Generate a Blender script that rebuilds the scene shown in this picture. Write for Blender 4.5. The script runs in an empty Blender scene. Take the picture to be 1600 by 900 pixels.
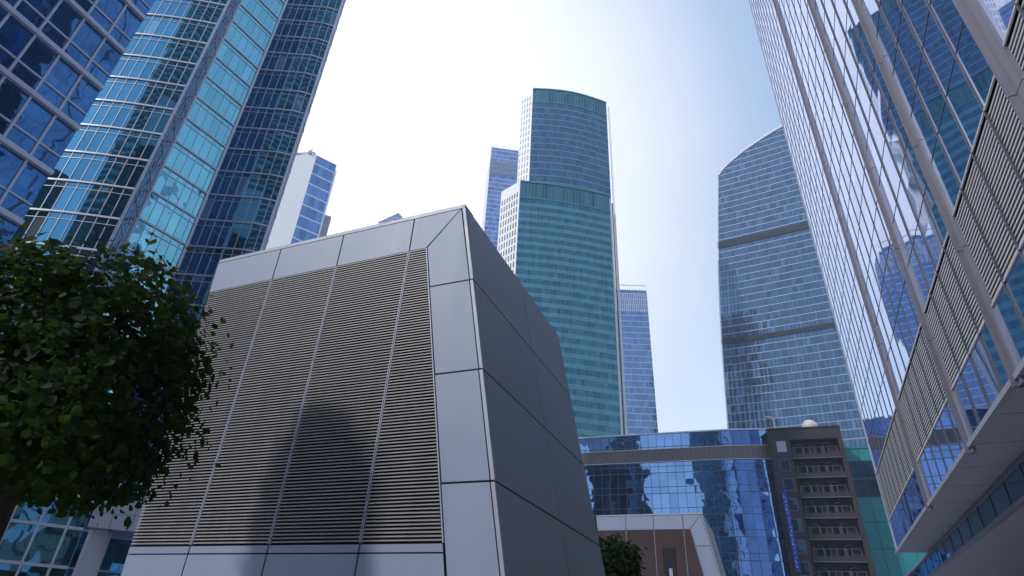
import bpy, math, random
from mathutils import Vector, Matrix
from mathutils import noise as mnoise
R = math.radians
sc = bpy.context.scene
random.seed(7)

# ------------------------------------------------------------------ camera
cam_d = bpy.data.cameras.new('camera'); cam = bpy.data.objects.new('camera', cam_d)
sc.collection.objects.link(cam); sc.camera = cam
cam_d.sensor_width = 36; cam_d.lens = 926/1600*36
cam_d.clip_start = 0.05; cam_d.clip_end = 9000
PIT, ROL = R(31.4), R(3.2)
Fw = Vector((0, math.cos(PIT), math.sin(PIT))); U0 = Vector((0, -math.sin(PIT), math.cos(PIT))); R0 = Vector((1, 0, 0))
Rt = R0*math.cos(ROL)+U0*math.sin(ROL); Up = U0*math.cos(ROL)-R0*math.sin(ROL)
M3 = Matrix((Rt, Up, -Fw)).transposed()
cam.matrix_world = Matrix.Translation((0, 0, 1.6)) @ M3.to_4x4()

# ------------------------------------------------------------------ sky, sun, exposure
SUN_AZ, SUN_EL = -122.0, 38.0
w = bpy.data.worlds.new('World'); sc.world = w; w.use_nodes = True
nt = w.node_tree; nt.nodes.clear()
def N(nt, t, **k):
    n = nt.nodes.new(t)
    for a, b in k.items(): setattr(n, a, b)
    return n
def MATH(nt, op, a, b=None, clamp=False):
    n = N(nt, 'ShaderNodeMath', operation=op); n.use_clamp = clamp
    for i, v in enumerate((a, b)):
        if v is None: continue
        if isinstance(v, (int, float)): n.inputs[i].default_value = v
        else: nt.links.new(v, n.inputs[i])
    return n.outputs[0]
def MIXC(nt, f, a, b, mode='MIX'):
    n = N(nt, 'ShaderNodeMix', data_type='RGBA', blend_type=mode)
    for i, v in ((0, f), (6, a), (7, b)):
        if isinstance(v, (int, float)): n.inputs[i].default_value = v
        elif isinstance(v, tuple): n.inputs[i].default_value = (*v[:3], 1)
        else: nt.links.new(v, n.inputs[i])
    return n.outputs[2]
sky = N(nt, 'ShaderNodeTexSky', sky_type='NISHITA'); sky.sun_disc = False
sky.sun_elevation = R(SUN_EL); sky.sun_rotation = R(SUN_AZ)
sky.altitude = 100; sky.air_density = 1.0; sky.dust_density = 1.0; sky.ozone_density = 2.0
hs = N(nt, 'ShaderNodeHueSaturation'); hs.inputs['Saturation'].default_value = 1.1
nt.links.new(sky.outputs[0], hs.inputs['Color'])
# white glare blended into the sky colour towards the upper left of the view
tc = N(nt, 'ShaderNodeTexCoord'); tc_out = tc.outputs['Generated']
vd = N(nt, 'ShaderNodeVectorMath', operation='DOT_PRODUCT')
va, ve = R(-20), R(40)
vd.inputs[1].default_value = (math.sin(va)*math.cos(ve), math.cos(va)*math.cos(ve), math.sin(ve))
nt.links.new(tc.outputs['Generated'], vd.inputs[0])
nz = N(nt, 'ShaderNodeTexNoise'); nz.inputs['Scale'].default_value = 1.6; nz.inputs['Detail'].default_value = 4
nt.links.new(tc.outputs['Generated'], nz.inputs['Vector'])
mr = N(nt, 'ShaderNodeMapRange', interpolation_type='SMOOTHSTEP')
mr.inputs['From Min'].default_value = 0.77; mr.inputs['From Max'].default_value = 0.99
dsum = MATH(nt, 'ADD', vd.outputs['Value'], MATH(nt, 'MULTIPLY', MATH(nt, 'SUBTRACT', nz.outputs['Fac'], 0.5), 0.10))
nt.links.new(dsum, mr.inputs['Value'])
# thin even high haze over the whole sky, then the painted glare
hz0 = MIXC(nt, 0.48, hs.outputs[0], (5.4, 7.2, 10.2))
sz = N(nt, 'ShaderNodeSeparateXYZ'); nt.links.new(tc_out, sz.inputs[0])
hh = N(nt, 'ShaderNodeMapRange', interpolation_type='SMOOTHSTEP'); nt.links.new(sz.outputs[2], hh.inputs['Value'])
hh.inputs['From Min'].default_value = 0.0; hh.inputs['From Max'].default_value = 0.75; hh.inputs['To Min'].default_value = 0.85; hh.inputs['To Max'].default_value = 0.0
hazy = MIXC(nt, hh.outputs[0], hz0, (7.9, 8.8, 9.6))
sky_glare = MIXC(nt, MATH(nt, 'MULTIPLY', mr.outputs[0], 0.95), hazy, (9.6, 9.5, 9.6))
bg = N(nt, 'ShaderNodeBackground'); bg.inputs['Strength'].default_value = 0.10
nt.links.new(sky_glare, bg.inputs['Color'])
wo = N(nt, 'ShaderNodeOutputWorld'); nt.links.new(bg.outputs[0], wo.inputs[0])
sun_d = bpy.data.lights.new('sun', 'SUN'); sun_d.energy = 2.0; sun_d.angle = R(1.6); sun_d.color = (1, 0.96, 0.91)
sun = bpy.data.objects.new('sun', sun_d); sc.collection.objects.link(sun)
sdir = Vector((math.sin(R(SUN_AZ))*math.cos(R(SUN_EL)), math.cos(R(SUN_AZ))*math.cos(R(SUN_EL)), math.sin(R(SUN_EL))))
sun.rotation_euler = sdir.to_track_quat('Z', 'Y').to_euler(); sun.location = (0, 0, 400)
sc.view_settings.view_transform = 'Standard'; sc.view_settings.look = 'None'
sc.view_settings.exposure = 0.55; sc.view_settings.gamma = 1; sc.view_settings.use_curve_mapping = False
sc.render.engine = 'CYCLES'
try:
    sc.cycles.max_bounces = 8; sc.cycles.glossy_bounces = 5; sc.cycles.transparent_max_bounces = 8
except Exception: pass

# ------------------------------------------------------------------ helpers
def pol(az, d, z=0.0): return Vector((math.sin(R(az))*d, math.cos(R(az))*d, z))
def P2(az, d): return Vector((math.sin(R(az))*d, math.cos(R(az))*d))
class MB:
    def __init__(s): s.v = []; s.f = []; s.uv = []
    def face(s, pts, uv=None):
        b = len(s.v); s.v += [tuple(p) for p in pts]; s.f.append(tuple(range(b, b+len(pts))))
        s.uv.append(uv or [(0, 0)]*len(pts)); return s
    def prism(s, poly, off):
        """closed prism: polygon (3d points) pushed by vector off"""
        off = Vector(off); a = [Vector(p) for p in poly]; b = [p+off for p in a]
        nrm = Vector((0, 0, 0))
        for i in range(len(a)): nrm += a[i].cross(a[(i+1) % len(a)])
        if nrm.dot(off) > 0: a.reverse(); b.reverse()
        s.face(a); s.face(b[::-1])
        n = len(a)
        for i in range(n):
            j = (i+1) % n; s.face([a[j], a[i], b[i], b[j]])
        return s
    def bar(s, a, b, out, wd, dp, back=0.0):
        """bar from a to b; out = outward dir; wd = width across, dp = depth outward"""
        a = Vector(a); b = Vector(b); d = (b-a).normalized(); o = Vector(out); o = (o-d*o.dot(d)).normalized(); c = d.cross(o)
        q = [a+c*wd/2-o*back, a-c*wd/2-o*back, a-c*wd/2+o*dp, a+c*wd/2+o*dp]
        return s.prism(q, b-a)
    def box(s, c, sx, sy, sz, az=0):
        c = Vector(c); u = Vector((math.cos(R(az)), -math.sin(R(az)), 0)); v = Vector((math.sin(R(az)), math.cos(R(az)), 0))
        q = [c+u*i*sx/2+v*j*sy/2 for i, j in ((-1, -1), (1, -1), (1, 1), (-1, 1))]
        return s.prism(q, (0, 0, sz))
    def tube(s, pts, rad, n=8):
        pts = [Vector(p) for p in pts]; rads = rad if isinstance(rad, (list, tuple)) else [rad]*len(pts)
        rings = []
        for i, p in enumerate(pts):
            d = (pts[min(i+1, len(pts)-1)]-pts[max(i-1, 0)]).normalized()
            x = d.cross(Vector((0.13, 0.31, 0.94) if abs(d.z) < .9 else (1, 0.1, 0))).normalized(); y = d.cross(x)
            rings.append([p+(x*math.cos(t)+y*math.sin(t))*rads[i] for t in [k*2*math.pi/n for k in range(n)]])
        for a, b in zip(rings, rings[1:]):
            for k in range(n): s.face([a[k], a[(k+1) % n], b[(k+1) % n], b[k]])
        s.face(rings[0][::-1]); s.face(rings[-1]); return s
    def build(s, name, mat, parent=None, smooth=False):
        me = bpy.data.meshes.new(name); me.from_pydata(s.v, [], s.f)
        ul = me.uv_layers.new(name='UVMap'); k = 0
        flat = [c for uv in s.uv for p in uv for c in p]
        ul.data.foreach_set('uv', flat)
        me.materials.append(mat)
        if smooth: me.polygons.foreach_set('use_smooth', [True]*len(me.polygons))
        me.update()
        o = bpy.data.objects.new(name, me); sc.collection.objects.link(o)
        if parent:
            o.parent = parent
            o.matrix_parent_inverse = Matrix.Translation(-parent.location)
        return o
def tag(o, label=None, cat=None, group=None, kind=None):
    if label: o['label'] = label
    if cat: o['category'] = cat
    if group: o['group'] = group
    if kind: o['kind'] = kind
    return o
def thing(name, loc, label, cat, group=None):
    o = bpy.data.objects.new(name, None); sc.collection.objects.link(o); o.location = loc; o.empty_display_size = 0.2
    return tag(o, label, cat, group)
def copy_tree(o, delta, parent=None):
    c = o.copy(); sc.collection.objects.link(c)
    if parent is None: c.location = Vector(o.location)+Vector(delta)
    else: c.parent = parent; c.matrix_parent_inverse = o.matrix_parent_inverse.copy()
    for ch in list(o.children): copy_tree(ch, delta, c)
    return c

# ------------------------------------------------------------------ materials
def new_mat(name):
    m = bpy.data.materials.new(name); m.use_nodes = True; m.node_tree.nodes.clear(); return m
def plain(name, col, rough=0.5, metal=0.0, var=0.12, vscale=2.0, bump=0.0, bscale=40, streak=0.0, spec=0.5):
    m = new_mat(name); nt = m.node_tree
    tc = N(nt, 'ShaderNodeTexCoord')
    n1 = N(nt, 'ShaderNodeTexNoise'); n1.inputs['Scale'].default_value = vscale; n1.inputs['Detail'].default_value = 6
    nt.links.new(tc.outputs['Object'], n1.inputs['Vector'])
    fac = n1.outputs['Fac']
    if streak:
        mp = N(nt, 'ShaderNodeMapping'); mp.inputs['Scale'].default_value = (vscale*5, vscale*5, vscale*0.35)
        nt.links.new(tc.outputs['Object'], mp.inputs['Vector'])
        n2 = N(nt, 'ShaderNodeTexNoise'); n2.inputs['Scale'].default_value = 1.0; n2.inputs['Detail'].default_value = 5
        nt.links.new(mp.outputs[0], n2.inputs['Vector'])
        fac = MATH(nt, 'ADD', MATH(nt, 'MULTIPLY', fac, 1-streak), MATH(nt, 'MULTIPLY', n2.outputs['Fac'], streak))
    lo = tuple(c*(1-var*1.6) for c in col); hi = tuple(min(1, c*(1+var*1.6)) for c in col)
    oi = N(nt, 'ShaderNodeObjectInfo')
    c = MIXC(nt, fac, lo, hi)
    hv = N(nt, 'ShaderNodeHueSaturation'); nt.links.new(c, hv.inputs['Color'])
    nt.links.new(MATH(nt, 'ADD', 0.95, MATH(nt, 'MULTIPLY', oi.outputs['Random'], 0.10)), hv.inputs['Value']); c = hv.outputs[0]
    b = N(nt, 'ShaderNodeBsdfPrincipled'); nt.links.new(c, b.inputs['Base Color'])
    b.inputs['Metallic'].default_value = metal; b.inputs['Specular IOR Level'].default_value = spec
    nt.links.new(MATH(nt, 'ADD', MATH(nt, 'MULTIPLY', fac, 0.2), rough-0.1, True), b.inputs['Roughness'])
    if bump:
        n3 = N(nt, 'ShaderNodeTexNoise'); n3.inputs['Scale'].default_value = bscale; n3.inputs['Detail'].default_value = 4
        nt.links.new(tc.outputs['Object'], n3.inputs['Vector'])
        bp = N(nt, 'ShaderNodeBump'); bp.inputs['Strength'].default_value = bump; bp.inputs['Distance'].default_value = 0.02
        nt.links.new(n3.outputs['Fac'], bp.inputs['Height']); nt.links.new(bp.outputs[0], b.inputs['Normal'])
    o = N(nt, 'ShaderNodeOutputMaterial'); nt.links.new(b.outputs[0], o.inputs[0]); return m

def facade(name, refl, base, pw, fh, v0=0.0, f0=0.35, tilt=0.02, wob=0.02, wscale=0.35, var=0.5, lit=None,
           line=None, spandrel=None, rough=0.02, transom=None, stagger=False):
    """coated glass curtain wall. UV = metres along the wall, metres up.
    refl: tint of the mirror coating, base: what is seen inside. pw, fh: pane width and storey height."""
    m = new_mat(name); nt = m.node_tree
    uv = N(nt, 'ShaderNodeUVMap'); uv.uv_map = 'UVMap'
    sp = N(nt, 'ShaderNodeSeparateXYZ'); nt.links.new(uv.outputs[0], sp.inputs[0])
    u = MATH(nt, 'DIVIDE', sp.outputs[0], pw); v = MATH(nt, 'DIVIDE', MATH(nt, 'SUBTRACT', sp.outputs[1], v0), fh)
    iu = MATH(nt, 'FLOOR', u); iv = MATH(nt, 'FLOOR', v)
    fu = MATH(nt, 'SUBTRACT', u, iu); fv = MATH(nt, 'SUBTRACT', v, iv)
    cb = N(nt, 'ShaderNodeCombineXYZ'); nt.links.new(iu, cb.inputs[0]); nt.links.new(iv, cb.inputs[1])
    if transom is not None:
        nt.links.new(MATH(nt, 'GREATER_THAN', fv, transom), cb.inputs[2])
    wn = N(nt, 'ShaderNodeTexWhiteNoise', noise_dimensions='3D'); nt.links.new(cb.outputs[0], wn.inputs['Vector'])
    # pane tilt and waviness
    def vm(op, a, b):
        n = N(nt, 'ShaderNodeVectorMath', operation=op)
        for i, x in enumerate((a, b)):
            if x is None: continue
            if isinstance(x, tuple): n.inputs[i].default_value = x
            else: nt.links.new(x, n.inputs[i])
        return n
    def scl(a, s):
        n = N(nt, 'ShaderNodeVectorMath', operation='SCALE'); nt.links.new(a, n.inputs[0]); n.inputs['Scale'].default_value = s; return n.outputs[0]
    t = scl(vm('SUBTRACT', wn.outputs['Color'], (0.5, 0.5, 0.5)).outputs[0], tilt)
    nzp = N(nt, 'ShaderNodeTexNoise'); nzp.inputs['Scale'].default_value = wscale; nzp.inputs['Detail'].default_value = 1.5
    pc = vm('ADD', uv.outputs[0], scl(wn.outputs['Color'], 3.0)).outputs[0]
    nt.links.new(pc, nzp.inputs['Vector'])
    wv = scl(vm('SUBTRACT', nzp.outputs['Color'], (0.5, 0.5, 0.5)).outputs[0], wob)
    ge = N(nt, 'ShaderNodeNewGeometry')
    nn = vm('NORMALIZE', vm('ADD', vm('ADD', ge.outputs['Normal'], t).outputs[0], wv).outputs[0], None).outputs[0]
    lo = tuple(c*(1-var) for c in base); hi = tuple(min(1, c*(1+var)) for c in base)
    bc = MIXC(nt, wn.outputs['Value'], lo, hi)
    if lit:   # a few panes show pale blinds or ceilings behind the glass
        bc = MIXC(nt, MATH(nt, 'GREATER_THAN', wn.outputs['Value'], 1-lit[0]), bc, lit[1])
    df = N(nt, 'ShaderNodeBsdfDiffuse'); nt.links.new(bc, df.inputs['Color'])
    gl = N(nt, 'ShaderNodeBsdfGlossy'); gl.inputs['Roughness'].default_value = rough
    fr = N(nt, 'ShaderNodeFresnel'); fr.inputs['IOR'].default_value = 1.5; nt.links.new(nn, fr.inputs['Normal'])
    nt.links.new(nn, gl.inputs['Normal'])
    # the tint fades towards grazing angles, as on real coated glass
    nt.links.new(MIXC(nt, MATH(nt, 'MULTIPLY', fr.outputs[0], 1.0, True), refl, (0.92, 0.95, 1.0)), gl.inputs['Color'])
    mx = N(nt, 'ShaderNodeMixShader')
    vv = MATH(nt, 'MULTIPLY', MATH(nt, 'SUBTRACT', wn.outputs['Value'], 0.5), 0.12)
    nt.links.new(MATH(nt, 'ADD', MATH(nt, 'ADD', fr.outputs[0], f0), vv, True), mx.inputs[0])
    nt.links.new(df.outputs[0], mx.inputs[1]); nt.links.new(gl.outputs[0], mx.inputs[2])
    out = mx.outputs[0]
    if spandrel:   # (fraction of the storey, colour, roughness)
        d2 = N(nt, 'ShaderNodeBsdfPrincipled'); d2.inputs['Roughness'].default_value = spandrel[2]
        nt.links.new(MIXC(nt, wn.outputs['Value'], tuple(c*0.85 for c in spandrel[1]), tuple(min(1, c*1.12) for c in spandrel[1])), d2.inputs['Base Color'])
        m2 = N(nt, 'ShaderNodeMixShader'); nt.links.new(MATH(nt, 'LESS_THAN', fv, spandrel[0]), m2.inputs[0])
        nt.links.new(out, m2.inputs[1]); nt.links.new(d2.outputs[0], m2.inputs[2]); out = m2.outputs[0]
    if line:      # (width of the vertical bars m, width of the slab edge m, colour, colour of the slab edge)
        a = MATH(nt, 'LESS_THAN', fu, line[0]/pw); b = MATH(nt, 'LESS_THAN', fv, line[1]/fh)
        ln = N(nt, 'ShaderNodeBsdfPrincipled'); ln.inputs['Roughness'].default_value = 0.4; ln.inputs['Metallic'].default_value = 0.3
        nt.links.new(MIXC(nt, b, line[2], line[3]), ln.inputs['Base Color'])
        m3 = N(nt, 'ShaderNodeMixShader'); nt.links.new(MATH(nt, 'MAXIMUM', a, b), m3.inputs[0])
        nt.links.new(out, m3.inputs[1]); nt.links.new(ln.outputs[0], m3.inputs[2]); out = m3.outputs[0]
    o = N(nt, 'ShaderNodeOutputMaterial'); nt.links.new(out, o.inputs[0]); return m

M = {}
M['panel'] = plain('aluminium_panel', (0.25, 0.30, 0.42), 0.5, 0.0, 0.09, 0.7, bump=0.06, bscale=1.2, streak=0.6)
M['side_panel'] = plain('side_panel_grey', (0.24, 0.255, 0.30), 0.42, 0.1, 0.12, 0.7, bump=0.06, bscale=1.2, streak=0.6)
M['trim'] = plain('trim_metal', (0.33, 0.35, 0.43), 0.5, 0.1, 0.05, 3)
M['dark_gap'] = plain('dark_backing', (0.012, 0.013, 0.016), 0.8)
M['slat'] = plain('louver_metal', (0.29, 0.28, 0.285), 0.5, 0.1, 0.24, 1.1, streak=0.65)
M['slat_bronze'] = plain('bronze_louver', (0.15, 0.105, 0.115), 0.5, 0.1, 0.2, 1.5, streak=0.6)
M['slat_white'] = plain('white_louver', (0.62, 0.61, 0.64), 0.45, 0.1, 0.05)
M['mullion'] = plain('white_mullion', (0.60, 0.61, 0.68), 0.4, 0.2, 0.06, 0.5)
M['mullion_dark'] = plain('dark_mullion', (0.045, 0.05, 0.065), 0.45, 0.4, 0.1)
M['fin'] = plain('grey_fin', (0.21, 0.21, 0.26), 0.4, 0.3, 0.06, 0.6, streak=0.4)
M['fin_dark'] = plain('fin_rib_metal', (0.16, 0.155, 0.19), 0.4, 0.4, 0.08, 0.6)
M['slab_mullion'] = plain('slab_mullion', (0.10, 0.10, 0.125), 0.35, 0.5, 0.08)
M['soffit'] = plain('soffit_panel', (0.36, 0.36, 0.50), 0.55, 0.0, 0.08, 0.6)
M['white_clad'] = plain('white_cladding', (0.80, 0.80, 0.79), 0.5, 0.0, 0.03, 0.1)
M['brown'] = plain('dark_brown_cladding', (0.026, 0.019, 0.026), 0.6, 0.0, 0.2, 0.5, streak=0.3)
M['brown_band'] = plain('bronze_band', (0.17, 0.14, 0.14), 0.5, 0.2, 0.1, 0.4)
M['rail'] = plain('rail_metal', (0.15, 0.135, 0.17), 0.4, 0.4)
M['teal_panel'] = plain('teal_panel', (0.02, 0.22, 0.24), 0.3, 0.0, 0.05, 0.3)
M['asphalt'] = plain('paving', (0.30, 0.29, 0.30), 0.85, 0, 0.2, 0.4, 0.4, 30)
M['bark'] = plain('bark', (0.05, 0.04, 0.03), 0.9, 0, 0.3, 8, 0.8, 30)
M['stone'] = plain('pale_stone', (0.50, 0.50, 0.54), 0.6, 0, 0.08, 0.6)
M['sign_blue'] = plain('sign_blue', (0.01, 0.06, 0.42), 0.35)
M['white'] = plain('white_paint', (0.80, 0.80, 0.82), 0.5)
M['dish'] = plain('dish_cream', (0.62, 0.60, 0.52), 0.5)
M['lamp'] = plain('lamp_head', (0.75, 0.66, 0.45), 0.4)
M['crane'] = plain('crane_steel', (0.30, 0.30, 0.33), 0.5, 0.3)

# glass walls
G = {}
G['wing'] = facade('wing_glass', (0.13, 0.44, 0.90), (0.006, 0.04, 0.12), 1.6, 4.0, 1.6, 0.36, 0.02, 0.05, 0.5, transom=0.7)
G['bay'] = facade('bay_glass', (0.11, 0.47, 0.80), (0.004, 0.045, 0.07), 1.12, 4.0, 1.1, 0.42, 0.012, 0.02, 0.4, lit=(0.02, (0.25, 0.3, 0.3)), transom=0.8)
G['facet'] = facade('facet_glass', (0.30, 0.85, 1.0), (0.01, 0.05, 0.07), 1.05, 4.0, 1.1, 0.52, 0.03, 0.22, 0.6, transom=0.8)
G['return'] = facade('return_glass', (0.15, 0.25, 0.50), (0.02, 0.03, 0.07), 1.1, 4.0, 1.1, 0.28, 0.03, 0.08, 0.5)
G['low'] = facade('podium_glass', (0.16, 0.52, 0.70), (0.008, 0.04, 0.06), 1.4, 2.0, 0, 0.4, 0.03, 0.10, 0.5)
G['slab'] = facade('slab_glass', (0.55, 0.66, 0.95), (0.01, 0.02, 0.035), 1.5, 4.2, 8.3, 0.54, 0.007, 0.03, 0.22, var=0.4, transom=0.5)
G['green'] = facade('green_glass', (0.10, 0.42, 0.60), (0.003, 0.035, 0.07), 1.5, 4.0, 1.6, 0.20, 0.02, 0.03, 0.08, var=0.3,
                    line=(0.16, 0.0, (0.03, 0.15, 0.20), (0.05, 0.22, 0.25)), spandrel=(0.45, (0.05, 0.21, 0.26), 0.25))
G['greentop'] = facade('green_crown', (0.15, 0.42, 0.5), (0.012, 0.09, 0.115), 1.5, 30, 0, 0.10, 0.02, 0.01, 0.2,
                       line=(0.5, 0.0, (0.05, 0.13, 0.17), (0.1, 0.3, 0.3)))
G['blue'] = facade('blue_glass', (0.15, 0.31, 0.52), (0.012, 0.04, 0.085), 1.5, 4.0, 0.6, 0.26, 0.04, 0.02, 0.2,
                   line=(0.25, 0.55, (0.025, 0.06, 0.12), (0.12, 0.21, 0.32)))
G['sail'] = facade('sail_glass', (0.20, 0.35, 0.60), (0.012, 0.03, 0.06), 1.7, 4.0, 2.0, 0.30, 0.004, 0.022, 0.07, var=0.6,
                   lit=(0.035, (0.07, 0.10, 0.16)), line=(0.35, 0.36, (0.03, 0.045, 0.09), (0.28, 0.34, 0.46)))
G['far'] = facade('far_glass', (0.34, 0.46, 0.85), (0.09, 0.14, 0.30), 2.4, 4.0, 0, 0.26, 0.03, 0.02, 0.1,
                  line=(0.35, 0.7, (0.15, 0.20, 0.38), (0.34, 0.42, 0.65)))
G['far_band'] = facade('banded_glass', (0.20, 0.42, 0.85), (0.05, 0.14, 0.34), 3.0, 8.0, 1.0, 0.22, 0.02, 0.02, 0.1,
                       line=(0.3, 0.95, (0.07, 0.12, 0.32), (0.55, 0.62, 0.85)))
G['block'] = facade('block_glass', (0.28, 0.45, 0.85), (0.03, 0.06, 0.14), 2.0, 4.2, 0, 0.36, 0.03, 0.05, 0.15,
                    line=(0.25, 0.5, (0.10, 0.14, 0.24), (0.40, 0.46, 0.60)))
G['curved'] = facade('curved_glass', (0.26, 0.50, 0.95), (0.008, 0.02, 0.05), 1.65, 4.0, 0, 0.50, 0.007, 0.06, 0.25, transom=0.32)
G['win'] = facade('window_glass', (0.25, 0.45, 0.55), (0.02, 0.04, 0.05), 3, 3, 0, 0.12, 0.03, 0.05)
G['door'] = facade('door_glass', (0.10, 0.12, 0.18), (0.01, 0.01, 0.016), 3, 3, 0, 0.03, 0.03, 0.05)
G['dark_tower'] = facade('dark_tower_glass', (0.2, 0.3, 0.35), (0.008, 0.02, 0.025), 1.8, 4, 0, 0.15, 0.02, 0.02,
                         line=(0.2, 0.35, (0.03, 0.05, 0.05), (0.10, 0.14, 0.14)))

# ------------------------------------------------------------------ curtain wall builder
class Levels:
    def __init__(s): s.d = {}
    def get(s, name, key, mat):
        k = (name, key)
        if k not in s.d: s.d[k] = (MB(), mat)
        return s.d[k][0]
    def flush(s, par):
        for (name, key), (m, mat) in s.d.items(): m.build(name, mat, par)
def curtain(par, pts, z0, z1, glass, pw, fh, v0, mull=(0.06, 0.08), slab=(0.22, 0.12), tran=None, mmat=None, u0=0.0, gname='curtain_wall_glass', bars=True, skip_m=False, smat=None, lev=None):
    """pts: plan polyline seen with its outside to the right-hand side when walking pts[0] -> pts[-1] reversed;
    outward normal = left-hand perpendicular flipped towards the viewer side given by order (right to left = facing the camera)"""
    g = MB(); mm = mmat or M['mullion']; own = lev is None; lev = lev or Levels(); uid = id(g)
    acc = u0
    for a, b in zip(pts, pts[1:]):
        L = (b-a).length; d = (b-a)/L; n = Vector((d.y, -d.x, 0))
        g.face([(a.x, a.y, z0), (b.x, b.y, z0), (b.x, b.y, z1), (a.x, a.y, z1)], [(acc, z0), (acc+L, z0), (acc+L, z1), (acc, z1)])
        if bars:
            if not skip_m:
                k = math.ceil(acc/pw-1e-6)
                while k*pw < acc+L-1e-6:
                    p = a+d*(k*pw-acc)
                    lev.get('mullion', (uid, k), mm).bar((p.x, p.y, z0), (p.x, p.y, z1), n, mull[0], mull[1]); k += 1
            z = v0+math.ceil((z0-v0)/fh)*fh
            while z <= z1:
                lev.get('floor_band', round(z, 2), smat or mm).bar((a.x, a.y, z), (b.x, b.y, z), n, slab[0], slab[1])
                if tran and z+tran[0] < z1: lev.get('transom', round(z, 2), mm).bar((a.x, a.y, z+tran[0]), (b.x, b.y, z+tran[0]), n, tran[1], tran[2])
                z += fh
        acc += L
    g.build(gname, glass, par)
    if own: lev.flush(par)
    return acc
def v2(az, d): return P2(az, d)
def backing(par, poly, z0, z1, mat, name='tower_core'):
    """closed volume behind the facades, its front held back 0.3 m"""
    return MB().prism([(p.x, p.y, z0) for p in poly], (0, 0, z1-z0)).build(name, mat, par)

# ================================================================== GROUND
g = MB(); g.face([(-3500, -3500, 0), (3500, -3500, 0), (3500, 3500, 0), (-3500, 3500, 0)])
tag(g.build('ground', M['asphalt']), kind='structure')

# ================================================================== LEFT GLASS TOWER (bays stepping back)
H = 232
t = thing('office_tower', pol(-36, 66), 'tall stepped glass tower with curved bay and turquoise angled facet, at left', 'office tower', None)
B0, B1 = v2(-45.6, 70.1), v2(-39.3, 63.4)
Bd = (B1-B0); Bn = Vector((Bd.y, -Bd.x)).normalized()
Bl = B0-Bd*0.9                                   # the curved bay runs on behind the wing
Bpts = [Bl.lerp(B1, k/14)+Bn*(math.sin(math.pi*k/14)*0.9) for k in range(15)]
C0, C1 = v2(-38.16, 68.7), v2(-33.55, 71.0)
D1, D2 = v2(-28.55, 67.6), v2(-27.1, 67.3)
E2 = v2(-26.75, 71.0)
LV = Levels()
kw = dict(pw=1.12, fh=4.0, v0=1.1, lev=LV)
curtain(t, Bpts, 0, H, G['bay'], mull=(0.06, 0.07), slab=(0.20, 0.14), tran=(-0.85, 0.06, 0.06), gname='curved_bay_glass', **kw)
curtain(t, [B1, C0], 0, H, G['return'], 1.1, 4.0, 1.1, mull=(0.05, 0.06), slab=(0.12, 0.08), gname='return_glass', lev=LV)
curtain(t, [C0, C1], 0, H, G['facet'], 1.05, 4.0, 1.1, mull=(0.05, 0.07), slab=(0.24, 0.16), tran=(-0.85, 0.07, 0.06), gname='facet_glass', lev=LV)
curtain(t, [C1, D1, D2], 0, H, G['bay'], mull=(0.06, 0.07), slab=(0.20, 0.14), tran=(-0.85, 0.06, 0.06), gname='end_bay_glass', **kw)
curtain(t, [D2, E2], 0, H, G['return'], 1.1, 4.0, 1.1, mull=(0.06, 0.06), slab=(0.12, 0.08), gname='return_glass', lev=LV)
LV.flush(t)
for p in (B1, C0, C1, D2): MB().bar((p.x, p.y, 0), (p.x, p.y, H), (-p.x, -p.y, 0), 0.30, 0.22, 0.2).build('corner_post', M['mullion'], t)
backing(t, [Bl+Vector((-.3, .6)), B1+Vector((-.4, .8)), C0+Vector((-.4, .6)), C1+Vector((-.2, .6)), D2+Vector((-.5, .6)), E2+Vector((-.4, 0)), v2(-27.5, 96), v2(-44, 100)], 0, H, M['dark_gap'])

# left wing in front of it
t = thing('glass_wing', pol(-50, 40), 'blue glass wing with wide lavender floor bands, cut by the left edge', 'building')
A1, A0 = v2(-45.45, 42.0), v2(-54.7, 39.9)
Ad = (A1-A0).normalized(); A0 = A1-Ad*15.5
curtain(t, [A0, A1], 0, 62, G['wing'], 1.62, 4.0, 2.2, mull=(0.13, 0.14), slab=(0.34, 0.30), tran=(1.4, 0.12, 0.1), gname='wing_glass', u0=0.55)
An = Vector((Ad.y, -Ad.x))
backing(t, [A0-An*.3, A1-An*.3-Ad*0.1, A1-An*6, A0-An*12], 0, 62, M['dark_gap'], 'wing_core')

# low podium under the tower
t = thing('entrance_podium', pol(-36, 45), 'low glazed podium with pale canopy fascia and round column under the left tower', 'podium')
q0, q1 = v2(-52, 47), v2(-32.8, 45)
curtain(t, [q0, q1], 0, 13, G['low'], 1.36, 2.05, 0.3, mull=(0.13, 0.14), slab=(0.16, 0.16), gname='podium_glass', u0=.3)
qd = (q1-q0).normalized(); qn = Vector((qd.y, -qd.x))
a, b = v2(-52, 46.8), v2(-32.75, 44.8)
MB().bar((a.x, a.y, 8.0), (b.x, b.y, 8.0), (qn.x, qn.y, 0), 0.42, 0.35).build('floor_band', M['mullion'], t)
q2 = q1+qd*0.15; q3 = v2(-24, 44.0)
fz0, fz1 = 6.6, 8.35
fd = (q3-q2).normalized(); fn = Vector((fd.y, -fd.x)); L = (q3-q2).length
back = MB(); back.prism([(q2.x, q2.y, fz0), (q3.x, q3.y, fz0), (q3.x-fn.x*5, q3.y-fn.y*5, fz0), (q2.x-fn.x*5, q2.y-fn.y*5, fz0)], (0, 0, fz1-fz0))
back.build('canopy_slab', M['soffit'], t)
pm = MB(); nC = 6
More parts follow.
